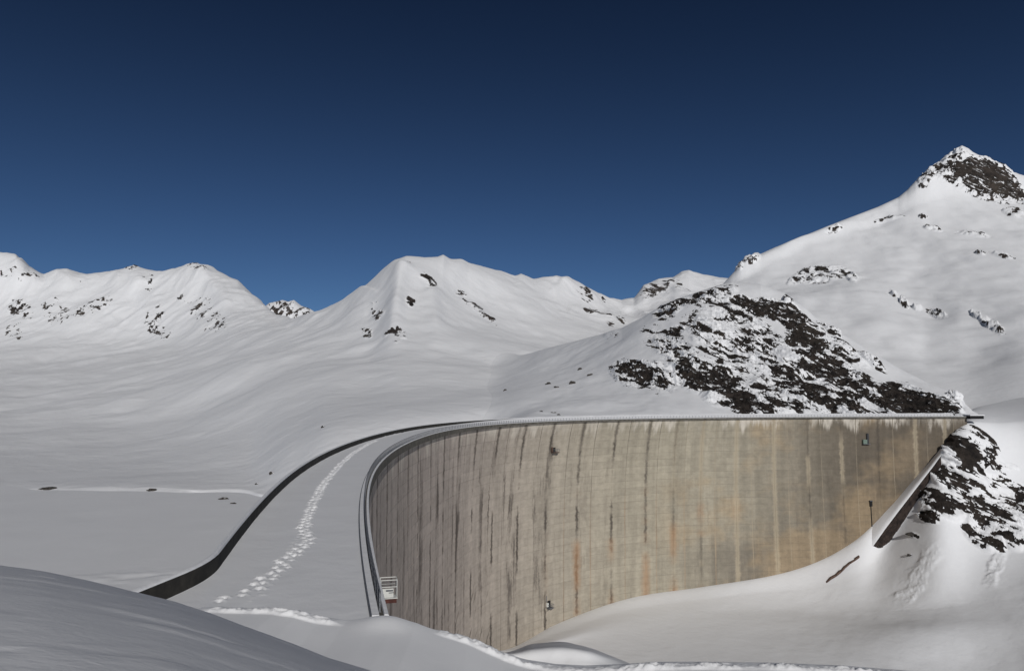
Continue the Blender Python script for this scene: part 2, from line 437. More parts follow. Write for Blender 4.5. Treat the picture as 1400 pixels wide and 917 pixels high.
def blobs(info, L):
    """how much bare rock: a list of (x, y, half length, half height, tilt in degrees, share)"""
    D = np.zeros(info['u'].shape)
    for cx, cy, rx, ry, a, w in L:
        a = math.radians(a); dx = info['u'] - cx; dy = info['py'] - cy
        q = ((dx * math.cos(a) + dy * math.sin(a)) / rx) ** 2 + ((-dx * math.sin(a) + dy * math.cos(a)) / ry) ** 2
        D = np.maximum(D, w * np.clip(1.25 - q, 0, 1))
    return D

# --- mountains across the valley
SKY_FAR = [(-260, 395), (-120, 360), (-40, 352), (0, 345), (22, 347), (40, 365), (60, 375), (78, 369), (92, 368), (108, 373), (120, 374), (150, 370), (168, 367), (182, 363), (205, 369), (222, 371), (240, 368), (255, 362), (268, 360),
           (284, 364), (300, 371), (325, 384), (345, 403), (360, 415), (375, 428), (400, 436), (435, 427), (470, 410), (500, 390), (520, 372), (540, 356), (555, 350), (580, 352), (598, 351), (606, 348), (614, 353), (640, 366), (680, 373),
           (704, 379), (712, 375), (730, 382), (760, 376), (775, 379), (800, 391), (830, 405), (850, 410), (867, 407), (880, 388), (900, 381), (920, 379), (932, 371), (942, 368), (960, 374), (985, 380), (1010, 384), (1060, 390), (1150, 420)]
XS = [-260, 0, 120, 200, 335, 400, 450, 500, 550, 650, 750, 850, 950, 1150]
FAR = [  # hidden foot, shore, then up to the ridge, and down behind
    [(320, 700), (352, 669), (520, 640), (800, 590), (1300, 530), (1950, 478), (2250, 425), (2500, 395), (2900, 470)],
    [(320, 700), (347, 670), (450, 640), (700, 590), (1250, 525), (1900, 472), (2180, 420), (2420, 345), (2800, 470)],
    [(320, 700), (345, 669), (450, 640), (700, 588), (1200, 522), (1850, 470), (2120, 415), (2360, 374), (2700, 470)],
    [(318, 700), (344, 669), (440, 640), (680, 585), (1150, 515), (1780, 470), (2060, 415), (2300, 369), (2650, 470)],
    [(300, 705), (322, 683), (400, 640), (580, 575), (900, 505), (1350, 462), (1750, 425), (2100, 394), (2400, 480)],
    [(290, 720), (305, 690), (380, 615), (540, 560), (830, 500), (1080, 468), (1320, 448), (1560, 436), (1900, 480)],
    [(280, 735), (295, 700), (380, 590), (540, 545), (800, 495), (1000, 463), (1180, 442), (1380, 421), (1700, 500)],
    [(280, 735), (300, 700), (390, 580), (560, 537), (800, 490), (960, 455), (1120, 425), (1300, 390), (1700, 500)],
    [(290, 730), (310, 690), (400, 572), (570, 530), (790, 480), (930, 440), (1080, 400), (1250, 350), (1650, 520)],
    [(330, 715), (350, 680), (440, 560), (600, 525), (830, 482), (1020, 448), (1200, 410), (1400, 366), (1800, 520)],
    [(370, 690), (390, 655), (480, 553), (680, 520), (960, 482), (1180, 452), (1400, 415), (1600, 378), (2000, 520)],
    [(395, 670), (420, 640), (520, 545), (760, 505), (1080, 470), (1350, 448), (1550, 428), (1750, 410), (2100, 520)],
    [(410, 660), (440, 630), (540, 535), (800, 490), (1150, 455), (1400, 430), (1650, 402), (1900, 372), (2300, 520)],
    [(420, 660), (450, 630), (560, 540), (830, 500), (1200, 470), (1500, 450), (1750, 430), (2000, 420), (2400, 520)]]
ROCK_FAR = [(28, 425, 12, 20, -55, .55), (20, 455, 14, 12, -30, .45), (75, 430, 20, 18, 20, .42), (125, 425, 10, 28, 70, .36), (10, 375, 30, 10, 20, .35), (40, 380, 14, 6, 20, .4), (203, 383, 8, 8, 20, .55), (204, 400, 6, 5, 0, .5),
            (114, 388, 4, 3, 0, .5), (180, 366, 10, 4, 0, .5), (268, 366, 16, 7, 10, .38), (284, 430, 34, 16, 40, .40), (300, 440, 12, 8, 50, .5), (215, 440, 26, 16, 50, .28), (250, 412, 8, 6, 0, .35),
            (556, 360, 10, 5, 10, .4), (583, 388, 16, 8, 35, .58), (635, 405, 16, 6, 40, .62), (648, 418, 14, 6, 20, .6), (670, 432, 14, 8, 25, .35), (562, 418, 8, 5, 20, .5), (540, 460, 16, 14, 40, .42), (500, 455, 10, 8, 30, .3), (515, 430, 10, 12, 60, .25),
            (800, 405, 12, 8, 35, .5), (818, 433, 26, 6, 28, .55), (850, 441, 8, 4, 20, .45), (824, 410, 5, 4, 0, .5), (897, 394, 24, 10, -20, .72), (930, 392, 14, 8, 20, .4)]
def rock_far(P, info):
    D = blobs(info, ROCK_FAR)
    n = uniformise(fbm(P[..., 0] / 15 + P[..., 2] / 25, P[..., 2] / 14, P[..., 1] / 50, 5, 31, .7))
    return np.clip(0.5 + 2.4 * (.95 * D - n) - 0.02, 0, .78) * (D > 0.02)
def disp_far(P, info):
    X, Y, Z = P[..., 0], P[..., 1], P[..., 2]
    up = sstep(380, 900, Y); hi = sstep(1000, 1700, Y)
    gully = fbm(X / 150 + fbm(X / 300, Y / 300, seed=3) * 1.5, Y / 420, None, 4, 21, ridged=True) - 0.55
    dz = hi * sstep(5.0, 5.8, info['k']) * gully * 30 * (1 - 0.75 * sstep(6.5, 7.0, info['k']))
    dz += up * (fbm(X / 170, Y / 230, None, 4, 22) - 0.5) * 26 * (1 - 0.8 * sstep(6.3, 7.0, info['k']))
    dz += sstep(330, 460, Y) * (fbm((X + 0.6 * Y) / 46, (Y - 0.5 * X) / 70, None, 5, 23) - 0.5) * 2.2
    dz += (fbm(X / 60, Y / 60, None, 4, 24) - 0.5) * 7 * hi
    dz += 1.15 * sstep(-46.1, -45.75, Z + .5 * (fbm(X / 18, Y / 400, None, 3, 27) - .5)) * np.exp(-np.clip(Z + 45.7, 0, 99) / 4.0) * sstep(.36, .62, fbm(X / 36, Y / 400, None, 3, 26)) * sstep(420, 380, Y)
    dz += info['rock'] * (fbm(X / 20, Z / 12, Y / 20, 3, 25) - 0.3) * 10
    # spurs that run down from the summits
    for (x0, y0, x1, y1, w, a) in ((553, 354, 528, 480, 15, 17), (612, 356, 745, 432, 20, 13), (505, 392, 470, 455, 18, 8), (268, 364, 322, 440, 14, 15), (182, 368, 205, 440, 13, 10), (90, 372, 60, 440, 13, 10), (762, 380, 815, 440, 14, 11), (22, 352, 45, 400, 14, 12), (590, 395, 600, 470, 14, 9)):
        L = math.hypot(x1 - x0, y1 - y0); ex, ey = (x1 - x0) / L, (y1 - y0) / L
        al = ((info['u'] - x0) * ex + (info['py'] - y0) * ey) / L; ac = np.abs(-(info['u'] - x0) * ey + (info['py'] - y0) * ex) / w
        ac = ac * (0.8 + 0.6 * fbm(X / 60, Y / 60, None, 3, 28)) + .35 * (fbm(X / 40, Z / 40, None, 3, 29) - .5)
        dz += 0.85 * a * np.exp(-ac ** 2) * sstep(0.0, .15, al) * sstep(1.15, .5, al)
    P = P.copy(); P[..., 2] += dz
    return P
_, PFAR = sheet('mountain', M['snow_far'], XS, FAR, [6, 150, 70, 70, 60, 70, 100, 8], 1000, SKY_FAR, 7, disp=disp_far, rock=rock_far)

# --- the small far peak between the two mountains
def rock_small(P, info):
    D = blobs(info, [(392, 424, 34, 14, 10, .55)])
    n = uniformise(fbm(P[..., 0] / 16, P[..., 2] / 16, P[..., 1] / 60, 5, 33, .7))
    return np.clip(0.5 + 3 * (D - n), 0, 0.85) * (D > 0.02)
sheet('distant_peak', M['snow_far'], [330, 370, 400, 440, 470],
      [[(2900, 480), (3100, 450), (3300, 430), (3700, 500)]] * 5, [6, 30, 6], 120,
      [(330, 440), (355, 425), (368, 414), (378, 412), (386, 410), (394, 412), (402, 410), (412, 418), (422, 421), (430, 426), (445, 432), (470, 445)], 2,
      disp=lambda P, i: P + np.stack([0 * i['u'], 0 * i['u'], (fbm(P[..., 0] / 40, P[..., 1] / 60, None, 4, 5, ridged=True) - .6) * 26 * sstep(2.0, 1.7, i['k'])], -1), rock=rock_small)

# --- the high peak on the right
SKY_R = [(900, 460), (960, 425), (985, 392), (1005, 370), (1013, 357), (1020, 351), (1032, 346), (1040, 347), (1060, 338), (1100, 322), (1150, 302), (1200, 283), (1228, 270), (1240, 260), (1252, 247), (1262, 240), (1272, 229), (1285, 222), (1294, 212), (1303, 209), (1307, 203),
         (1315, 199), (1324, 203), (1330, 208), (1350, 218), (1362, 224), (1375, 228), (1386, 236), (1400, 240), (1450, 255), (1520, 250), (1700, 290)]
XR = [900, 1000, 1100, 1200, 1260, 1315, 1400, 1500, 1700]
RIGHT = [
    [(520, 560), (640, 520), (760, 490), (860, 475), (940, 470), (1000, 468), (1050, 462), (1400, 560)],
    [(500, 580), (640, 510), (760, 460), (860, 430), (940, 408), (1000, 392), (1060, 375), (1400, 520)],
    [(480, 590), (620, 500), (760, 440), (880, 400), (980, 372), (1060, 345), (1120, 322), (1400, 480)],
    [(460, 590), (580, 520), (740, 440), (900, 380), (1040, 335), (1120, 308), (1190, 283), (1450, 430)],
    [(450, 590), (560, 525), (740, 440), (910, 372), (1060, 315), (1150, 278), (1230, 244), (1450, 400)],
    [(440, 590), (540, 530), (720, 440), (910, 360), (1070, 305), (1170, 268), (1260, 200), (1450, 380)],
    [(425, 585), (530, 515), (710, 430), (900, 350), (1060, 300), (1160, 278), (1260, 240), (1450, 400)],
    [(410, 580), (520, 505), (700, 420), (890, 350), (1040, 310), (1140, 288), (1230, 253), (1450, 420)],
    [(380, 560), (490, 490), (680, 420), (860, 370), (1000, 335), (1100, 315), (1200, 292), (1450, 440)]]
ROCK_R = [(1340, 246, 62, 22, 24, .95), (1350, 240, 42, 18, 22, 1.15), (1385, 262, 30, 12, 35, .85), (1312, 215, 16, 10, 20, .55), (1268, 240, 16, 9, -35, .60), (1290, 232, 18, 14, 0, .45), (1365, 225, 30, 6, 25, .4), (1385, 290, 16, 5, 10, .55), (1262, 253, 6, 4, 0, .5),
          (1028, 354, 12, 7, -20, .72), (1010, 366, 8, 6, -30, .5), (1125, 372, 44, 11, -8, .40), (1095, 376, 22, 6, -28, .55), (1165, 376, 12, 8, 50, .4), (1236, 412, 8, 5, 40, .5), (1254, 417, 7, 3, 10, .75), (1280, 424, 16, 4, 18, .75), (1222, 400, 8, 4, 40, .4),
          (1334, 431, 10, 4, 30, .6), (1355, 445, 22, 6, 32, .5), (1275, 311, 14, 4, 10, .4), (1330, 318, 30, 4, 5, .35), (1262, 294, 6, 3, 0, .6), (1215, 297, 22, 4, -10, .32), (1140, 316, 14, 5, -20, .4), (1370, 350, 20, 4, 10, .3), (1340, 348, 8, 3, 10, .45)]
def rock_r(P, info):
    D = blobs(info, ROCK_R) * np.where(info['py'] > 284, .82, 1.0)
    n = uniformise(fbm(P[..., 0] / 11 + P[..., 2] / 25, P[..., 2] / 6 - P[..., 0] / 20, P[..., 1] / 40, 5, 41, .72))
    return np.clip(0.5 + 3 * (D - n), 0, 0.8) * (D > 0.02)
def disp_r(P, info):
    X, Y, Z = P[..., 0], P[..., 1], P[..., 2]
    P = P.copy(); f = sstep(6.0, 5.6, info['k']) * sstep(480, 640, Y)
    P[..., 2] += f * ((fbm(X / 120, Y / 160, None, 4, 42) - .5) * 22 + (fbm(X / 34, Y / 70, None, 3, 43) - .5) * 3.5)
    D = blobs(info, ROCK_R)
    P[..., 2] += sstep(.05, .4, D) * (fbm(X / 16, Z / 11, Y / 16, 4, 44, ridged=True) - .5) * 13
    return P
sheet('rocky_peak', M['snow_right'], XR, RIGHT, [10, 60, 80, 70, 60, 120, 8], 800, SKY_R, 6, disp=disp_r, rock=rock_r)

# --- the rocky hill just behind the dam
SKY_H = [(560, 530), (605, 518), (640, 507), (670, 497), (700, 489), (740, 478), (780, 468), (820, 457), (850, 448), (880, 433), (905, 417), (920, 411), (945, 402), (960, 397), (985, 389), (1000, 385), (1025, 387), (1040, 389), (1058, 396), (1073, 401), (1080, 408), (1100, 420), (1112, 431), (1120, 437),
         (1135, 446), (1150, 456), (1190, 480), (1230, 504), (1270, 524), (1296, 534), (1306, 535), (1315, 541), (1320, 552), (1335, 566), (1360, 580)]
XH = [605, 660, 730, 800, 880, 960, 1000, 1080, 1150, 1230, 1310, 1360]
def _hill():
    C = []
    for x in XH:
        yr = float(np.interp(x, *np.array(SKY_H).T))
        sD = 0
        P = crest(np.linspace(150, 490, 700), WID + 4); u, v = project(P)
        Y0 = float(np.interp(x, u, P[:, 1])) + 4
        Yr = float(np.interp(x, [560, 640, 700, 740, 800, 850, 880, 960, 1000, 1080, 1150, 1230, 1310, 1360], [900, 850, 810, 770, 695, 640, 620, 610, 620, 575, 530, 480, 425, 415]))
        yb = 615; b0 = float(np.interp(x, [605, 660, 730], [597, 584, 574]))
        f = [0, .12, .42, .72, 1.0]
        C.append([(Y0, yb)] + [(Y0 + (Yr - Y0) * a, b0 + (yr - b0) * b) for a, b in ((.10, .0), (.35, .33), (.62, .68))] + [(Yr, yr), (Yr + 90, yr + 45), (Yr + 240, yr + 140)])
    return C
ROCK_H = [(868, 508, 34, 18, 5, .78), (905, 515, 26, 22, 45, .45), (950, 510, 40, 24, 25, .74), (985, 525, 38, 30, 40, .78), (1020, 552, 24, 22, 50, .80), (930, 485, 60, 22, 35, .42), (925, 452, 12, 6, -10, .75), (915, 418, 26, 16, -35, .52), (960, 407, 34, 10, -5, .55), (985, 398, 26, 8, -5, .5),
          (1025, 418, 44, 11, 8, .86), (1060, 424, 34, 14, 20, .88), (1078, 408, 8, 7, 0, .7), (1090, 440, 40, 16, 45, .78), (1010, 440, 60, 18, 20, .40), (990, 470, 70, 30, 35, .44), (1040, 480, 60, 36, 45, .42), (1105, 470, 36, 30, 50, .64), (1095, 505, 34, 26, 20, .62), (1140, 510, 40, 24, 40, .78),
          (1075, 540, 60, 30, 10, .58), (1130, 545, 70, 26, 15, .60), (1180, 530, 46, 18, 35, .72), (1235, 548, 46, 25, 15, 1.05), (1280, 552, 36, 16, 5, .95), (1110, 535, 46, 20, 35, .85), (1300, 544, 18, 10, -15, .7), (1150, 480, 50, 12, 35, .40), (1190, 496, 26, 5, 30, .5), (1060, 560, 50, 10, 0, .62),
          (835, 455, 14, 6, -20, .2), (1300, 560, 20, 8, 0, .6), (1135, 452, 20, 5, 35, .5)]
def rock_h(P, info):
    D = blobs(info, ROCK_H)
    X, Y, Z = P[..., 0], P[..., 1], P[..., 2]
    a = math.radians(-33)
    p = X * math.cos(a) + Z * math.sin(a); q = -X * math.sin(a) + Z * math.cos(a)
    wob = fbm(X / 30, Z / 30, Y / 40, 3, 50) * 9
    n = 0.62 * fbm(p / 11, (q + wob) / 3.3, Y / 14, 5, 51, 0.74) + 0.38 * fbm(X / 9, Z / 7, Y / 14, 5, 52, 0.75)
    n = uniformise(n)
    return np.clip(0.5 + 2.6 * (1.12 * D + 0.02 - n), 0, 0.82) * (D > 0.02)
def disp_h(P, info):
    X, Y, Z = P[..., 0], P[..., 1], P[..., 2]
    N = normals(P); P = P.copy()
    D = sstep(0.05, 0.5, blobs(info, ROCK_H)); f = sstep(4.0, 3.7, info['k']) * 0.75 + 0.25
    a = math.radians(-33)
    p = X * math.cos(a) + Z * math.sin(a); q = -X * math.sin(a) + Z * math.cos(a)
    r = (fbm(p / 16, q / 6, Y / 20, 5, 53, 0.6, ridged=True) - 0.55) * 7.5 + (fbm(X / 45, Z / 30, Y / 40, 3, 54) - .5) * 9
    r = r + 0.6 * (1 - info['rock'])
    P += N * (D * f * r)[..., None]
    P[..., 2] += (1 - D) * f * (fbm(X / 40, Y / 60, None, 4, 55) - .5) * 5
    # the left flank runs out smoothly into the valley slope
    uf = np.linspace(XS[0], XS[-1], PFAR.shape[0])
    for c in range(P.shape[0]):
        x = info['u'][c, 0]
        if x > 880: break
        q = (x - uf[0]) / (uf[1] - uf[0]); k0 = int(q); w = q - k0
        zf = (1 - w) * np.interp(P[c, :, 1], PFAR[k0, :-9, 1], PFAR[k0, :-9, 2]) + w * np.interp(P[c, :, 1], PFAR[k0 + 1, :-9, 1], PFAR[k0 + 1, :-9, 2])
        K = 22.0 * float(sstep(880, 760, x)) * float(sstep(607, 720, x)) + .05
        P[c, :, 2] -= 16.0 * float(sstep(740, 607, x))
        h = np.clip(.5 + .5 * (P[c, :, 2] - zf) / K, 0, 1)
        P[c, :, 2] = zf * (1 - h) + P[c, :, 2] * h + K * h * (1 - h) - 1.2 * sstep(.10, 0, h)
        P[c, :, 0] = (x - 700) / F * (P[c, :, 1] * CT + P[c, :, 2] * ST)
    return P
sheet('rocky_hill', M['snow_hill'], XH, _hill(), [10, 150, 150, 130, 14, 4], 1150, SKY_H, 4, disp=disp_h, rock=rock_h)

# --- valley floor below the dam and the right bank
TOE = [(560, 905), (690, 888), (720, 873), (760, 853), (800, 838), (870, 815), (950, 803), (1010, 795), (1060, 785), (1100, 775), (1150, 752), (1180, 729.5), (1204, 705.5), (1228, 681.5), (1252, 653), (1276, 626), (1300, 597), (1325, 574)]
def toe_point(x):
    y = float(np.interp(x, *np.array(TOE).T)); P, s, d = face_at_px(x, y); return y, P[1], s, d
XV, CV = [], []
for x in (560, 640, 690, 760, 870, 960, 1050, 1120, 1170, 1204, 1228, 1252, 1276, 1287):
    y, Yt, _, _ = toe_point(x)
    cy = float(np.interp(x, [560, 690, 760, 870, 960, 1050, 1120, 1180, 1228, 1276], [912, 896, 876, 846, 836, 829, 832, 834, 836, 838]))
    cz = float(np.interp(x, [560, 1050, 1120, 1180, 1276], [93, 93, 92, 90, 86])) ; yf = lambda z, q: (z / ((q - 535) / F), q)
    XV.append(x)
    wy = float(np.interp(x, [1204, 1218, 1232, 1254, 1277, 1287], [753, 735, 721, 688, 647, 632]))
    mid = (Yt - 8.5, wy + 2) if x > 1190 else (.5 * (Yt + yf(cz, cy)[0]), y + (cy - y) * .55)
    CV.append([(Yt + 9, y + 1), (Yt + 1.5, y - 0.4), mid, yf(cz, cy), yf(cz + .6, cy + .55 * (885 - cy)), yf(93.5, 922), yf(94, 975), yf(96, 1100)])
for x, n in ((1325, [(470, 560), (351, 576), (325, 700), (287, 828), (268, 867), (246, 922), (221, 975), (182, 1100)]),
             (1365, [(480, 550), (364, 578), (328, 695), (284, 818), (264, 864), (243, 918), (219, 975), (182, 1100)]),
             (1400, [(490, 542), (372, 575), (330, 690), (281, 810), (260, 860), (240, 915), (217, 975), (180, 1100)]),
             (1600, [(490, 510), (375, 555), (325, 660), (270, 780), (248, 840), (230, 900), (210, 965), (176, 1090)]),
             (1800, [(470, 490), (365, 540), (315, 645), (255, 765), (236, 830), (220, 890), (200, 960), (170, 1080)])):
    XV.append(x); CV.append(n)
ROCK_V = [(1330, 625, 55, 30, 40, .62), (1312, 610, 30, 14, 50, .85), (1345, 655, 50, 26, 35, .66), (1300, 650, 34, 24, 40, .62), (1290, 690, 40, 20, 20, .62), (1270, 705, 18, 10, 15, .8), (1340, 700, 50, 26, 45, .55), (1375, 720, 40, 22, 50, .60), (1345, 735, 34, 16, 30, .62), (1395, 690, 40, 30, 45, .5), (1355, 618, 12, 10, 0, .65),
          (1300, 585, 16, 8, 40, .4), (1345, 595, 24, 5, 38, .5), (1380, 638, 14, 5, 15, .5), (1250, 732, 9, 3, 20, .6), (1440, 720, 60, 40, 45, .5)]
def rock_v(P, info):
    D = blobs(info, ROCK_V) * sstep(1236, 1262, info['u'])
    X, Y, Z = P[..., 0], P[..., 1], P[..., 2]
    a = math.radians(-30); p = X * math.cos(a) + Z * math.sin(a); q = -X * math.sin(a) + Z * math.cos(a)
    n = uniformise(0.66 * fbm(p / 7, (q + 6 * fbm(X / 20, Z / 20, None, 3, 60)) / 2.0, Y / 12, 5, 61, 0.72) + 0.34 * fbm(X / 7, Z / 5, Y / 12, 4, 62, .65))
    return np.clip(0.5 + 2.8 * (1.1 * D - n), 0, 0.85) * (D > 0.02)
def disp_v(P, info):
    X, Y, Z = P[..., 0], P[..., 1], P[..., 2]
    N = normals(P); P = P.copy()
    D = sstep(.05, .4, blobs(info, ROCK_V)) * sstep(1236, 1262, info['u'])
    a = math.radians(-30); p = X * math.cos(a) + Z * math.sin(a); q = -X * math.sin(a) + Z * math.cos(a)
    r = (fbm(p / 12, q / 4.5, Y / 14, 5, 63, .55, ridged=True) - .55) * 4.0 + (fbm(X / 26, Z / 20, Y / 26, 3, 64) - .5) * 6 + 0.9 * (1 - info['rock'])
    P += N * (D * r * sstep(0.9, 1.4, info['k']))[..., None]
    f = sstep(1.2, 2.0, info['k'])
    P[..., 2] += (1 - D) * f * (fbm(X / 32, Y / 42, None, 4, 65) - .5) * 2.2 * sstep(900, 1250, info['u'])
    # sluff of snow lumps that slid off the rocks
    for (x0, y0, x1, y1, w) in ((1284, 742, 1232, 826, 17), (1372, 745, 1352, 800, 12)):
        L = math.hypot(x1 - x0, y1 - y0); ex, ey = (x1 - x0) / L, (y1 - y0) / L
        al = ((info['u'] - x0) * ex + (info['py'] - y0) * ey) / L; ac = np.abs(-(info['u'] - x0) * ey + (info['py'] - y0) * ex) / w
        nz = fbm(X / 5.0, Y / 5.0, Z / 5, 4, 67) - .5
        ac = ac + 1.2 * nz; al = al + .3 * nz
        m = sstep(1.0, .35, ac) * sstep(-.05, .25, al) * sstep(1.05, .8, al)
        P[..., 2] += m * (0.3 + 1.5 * (fbm(X / 2.6, Y / 2.6, Z / 2.6, 4, 66, .7) - .4))
    return P
sheet('valley_floor', M['snow_hill'], XV, CV, [3, 110, 110, 80, 50, 30, 8], 1000, disp=disp_v, rock=rock_v, smooth=[8, 4, 12, 45, 45, 40, 40, 40])

# --- snow on the frozen reservoir
ys = np.r_[np.linspace(40, 200, 120), np.linspace(202, 420, 90)]
up = crest(_s, WID - 0.5)
xm = np.interp(ys, up[_s < 470, 1], up[_s < 470, 0])
tt = np.linspace(0, 1, 260) ** 0.6
LX = -620 + (xm[:, None] + 620) * tt[None]
LY = np.broadcast_to(ys[:, None], LX.shape)
LZ = -45.6 + (fbm(LX / 40, LY / 40, None, 3, 70) - .5) * 0.5
bx, by = unproject_z(196, 787, -45.3)
d = np.exp(-(((LX - bx) / 16) ** 2 + ((LY - by) / 6) ** 2))
LZ = LZ + d * (fbm(LX / 5, LY / 2.4, None, 4, 71, .6) - .4) * 1.3
tag(mesh_np('lake', np.stack([LX, LY, LZ], -1), grid_faces(*LX.shape), M['snow_lake']), kind='structure')

# --- ground under everything, out to the horizon
bm = bmesh.new()
for a in range(48):
    bm.verts.new((30000 * math.cos(a * math.pi / 24), 30000 * math.sin(a * math.pi / 24), -150))
bm.faces.new(bm.verts[:])
tag(bm_obj('ground', bm, M['snow_mid']), kind='structure')

# --- the slope at the photographer's feet
S1 = [(-900, 690), (-300, 735), (0, 765), (60, 773), (120, 785), (200, 804), (240, 814), (290, 830), (330, 845), (400, 870), (450, 890), (545, 918), (650, 960), (800, 1020), (1100, 1120), (2000, 1300)]
gx = np.linspace(-26, 34, 620); gy = np.r_[np.linspace(-14, 3, 60), np.linspace(3.1, 30, 460)]
GX, GY = np.meshgrid(gx, gy, indexing='ij')
Yc = np.maximum(GY, 3.0)
pxs = 700 + F * GX / (Yc * 0.978)
v1 = -(np.interp(pxs, *np.array(S1).T) - 458.5) / F; E1 = (ST + v1 * CT) / (CT - v1 * ST)
Ys1 = np.interp(pxs, [-300, 0, 545, 1200], [14, 14, 11, 10])
GZ = np.where(GY > Ys1, E1 * GY - 0.016 * (GY - Ys1) ** 2, E1 * GY - 1.7 * np.clip((Ys1 - GY) / Ys1, 0, 3) ** 3.2)
crust = fbm(GX / 2.6, GY / 1.1, None, 4, 80)
GZ = GZ - 0.10 + 0.014 * (fbm(GX / 4, GY / 4, None, 4, 81) - .5) + 0.010 * sstep(.54, .60, crust) * sstep(14, 9, GY) + 0.012 * (fbm(GX / .35, GY / .3, None, 3, 82) - .5)
tag(mesh_np('snow_slope', np.stack([GX, GY, GZ], -1), grid_faces(*GX.shape), M['snow_near']), kind='structure')

# --- the bench where the crest road ends, with the ski track along its edge
S2 = [(-600, 960), (0, 905), (200, 850), (280, 829), (320, 831), (380, 832), (410, 836), (442, 844), (475, 848), (510, 847.5), (540, 849), (570, 853), (600, 862), (640, 874), (660, 882), (690, 893), (720, 901), (760, 907), (800, 909), (850, 907), (900, 904), (960, 904), (1050, 905), (1150, 909), (1250, 917), (1400, 932), (2200, 1000)]
gx = np.linspace(-30, 36, 1050); gy = np.r_[np.linspace(5, 24, 90), np.linspace(24.1, 46, 330), np.linspace(46.5, 130, 70)]
BX, BY = np.meshgrid(gx, gy, indexing='ij')
pxs = 700 + F * BX / (np.maximum(BY, 38.5) * 0.974)
e = np.interp(pxs + np.array(0), *np.array(S2).T)
v2 = -(e - 458.5) / F; E2 = (ST + v2 * CT) / (CT - v2 * ST)
Ys2 = 38.5
BZ = np.where(BY < Ys2, E2 * Ys2 + 0.012 * (Ys2 - BY), E2 * BY - 0.02 * (BY - Ys2) ** 2)
BZ += 0.25 * (fbm(BX / 6, BY / 9, None, 3, 83) - .5) * sstep(38.5, 34, BY)
lum = fbm(BX / 0.34, BY / 0.30, None, 4, 84, 0.65)
yy = (np.where(BX < -5.5, 37.9, np.interp(pxs, [590, 650, 740], [38.15, 38.1, 37.55])) + (fbm(BX / 3, BY * 0, None, 2, 85) - .5) * np.where(BX < -5.5, .6, .3))
tr = sstep(277, 300, pxs) * sstep(480, 440, pxs) + sstep(590, 610, pxs)
ridge_ = sstep(-0.35, 0.0, BY - yy) * sstep(1.0, 0.1, BY - yy) * tr
BZ += ridge_ * (0.10 + 0.11 * sstep(.3, .75, lum)) * (0.6 + 0.8 * vnoise(BX / 1.7, BX * 0, None, 87))
BZ += 0.30 * np.exp(-(((BX + 6.4) / 1.3) ** 2 + ((BY - 38.2) / 1.2) ** 2))
tag(mesh_np('snow_bank', np.stack([BX, BY, BZ], -1), grid_faces(*BX.shape), M['snow_near']), kind='structure')

# --- wind drift below the bank
def disp_dr(P, info):
    P = P.copy(); P[..., 2] += (fbm(P[..., 0] / 9, P[..., 1] / 9, None, 3, 86) - .5) * 0.5; return P
sheet('snow_drift', M['snow_mid'], [680, 700, 730, 765, 800, 850, 890],
      [[(118, 960), (122, 914), (122.4, 893), (134, 892), (150, 960)], [(116, 960), (121, 912), (122.3, 894), (140, 889.5), (170, 960)], [(114, 960), (120, 908), (122.2, 888), (146, 880), (180, 960)], [(113, 960), (119, 906), (121.6, 884), (148, 877.5), (185, 960)],
       [(112, 960), (118, 907), (120.6, 889), (140, 884), (175, 960)], [(111, 960), (117, 914), (122, 905), (128, 903), (150, 960)], [(110, 980), (116, 930), (120, 920), (124, 919), (140, 980)]], [4, 30, 30, 8], 160, disp=disp_dr)

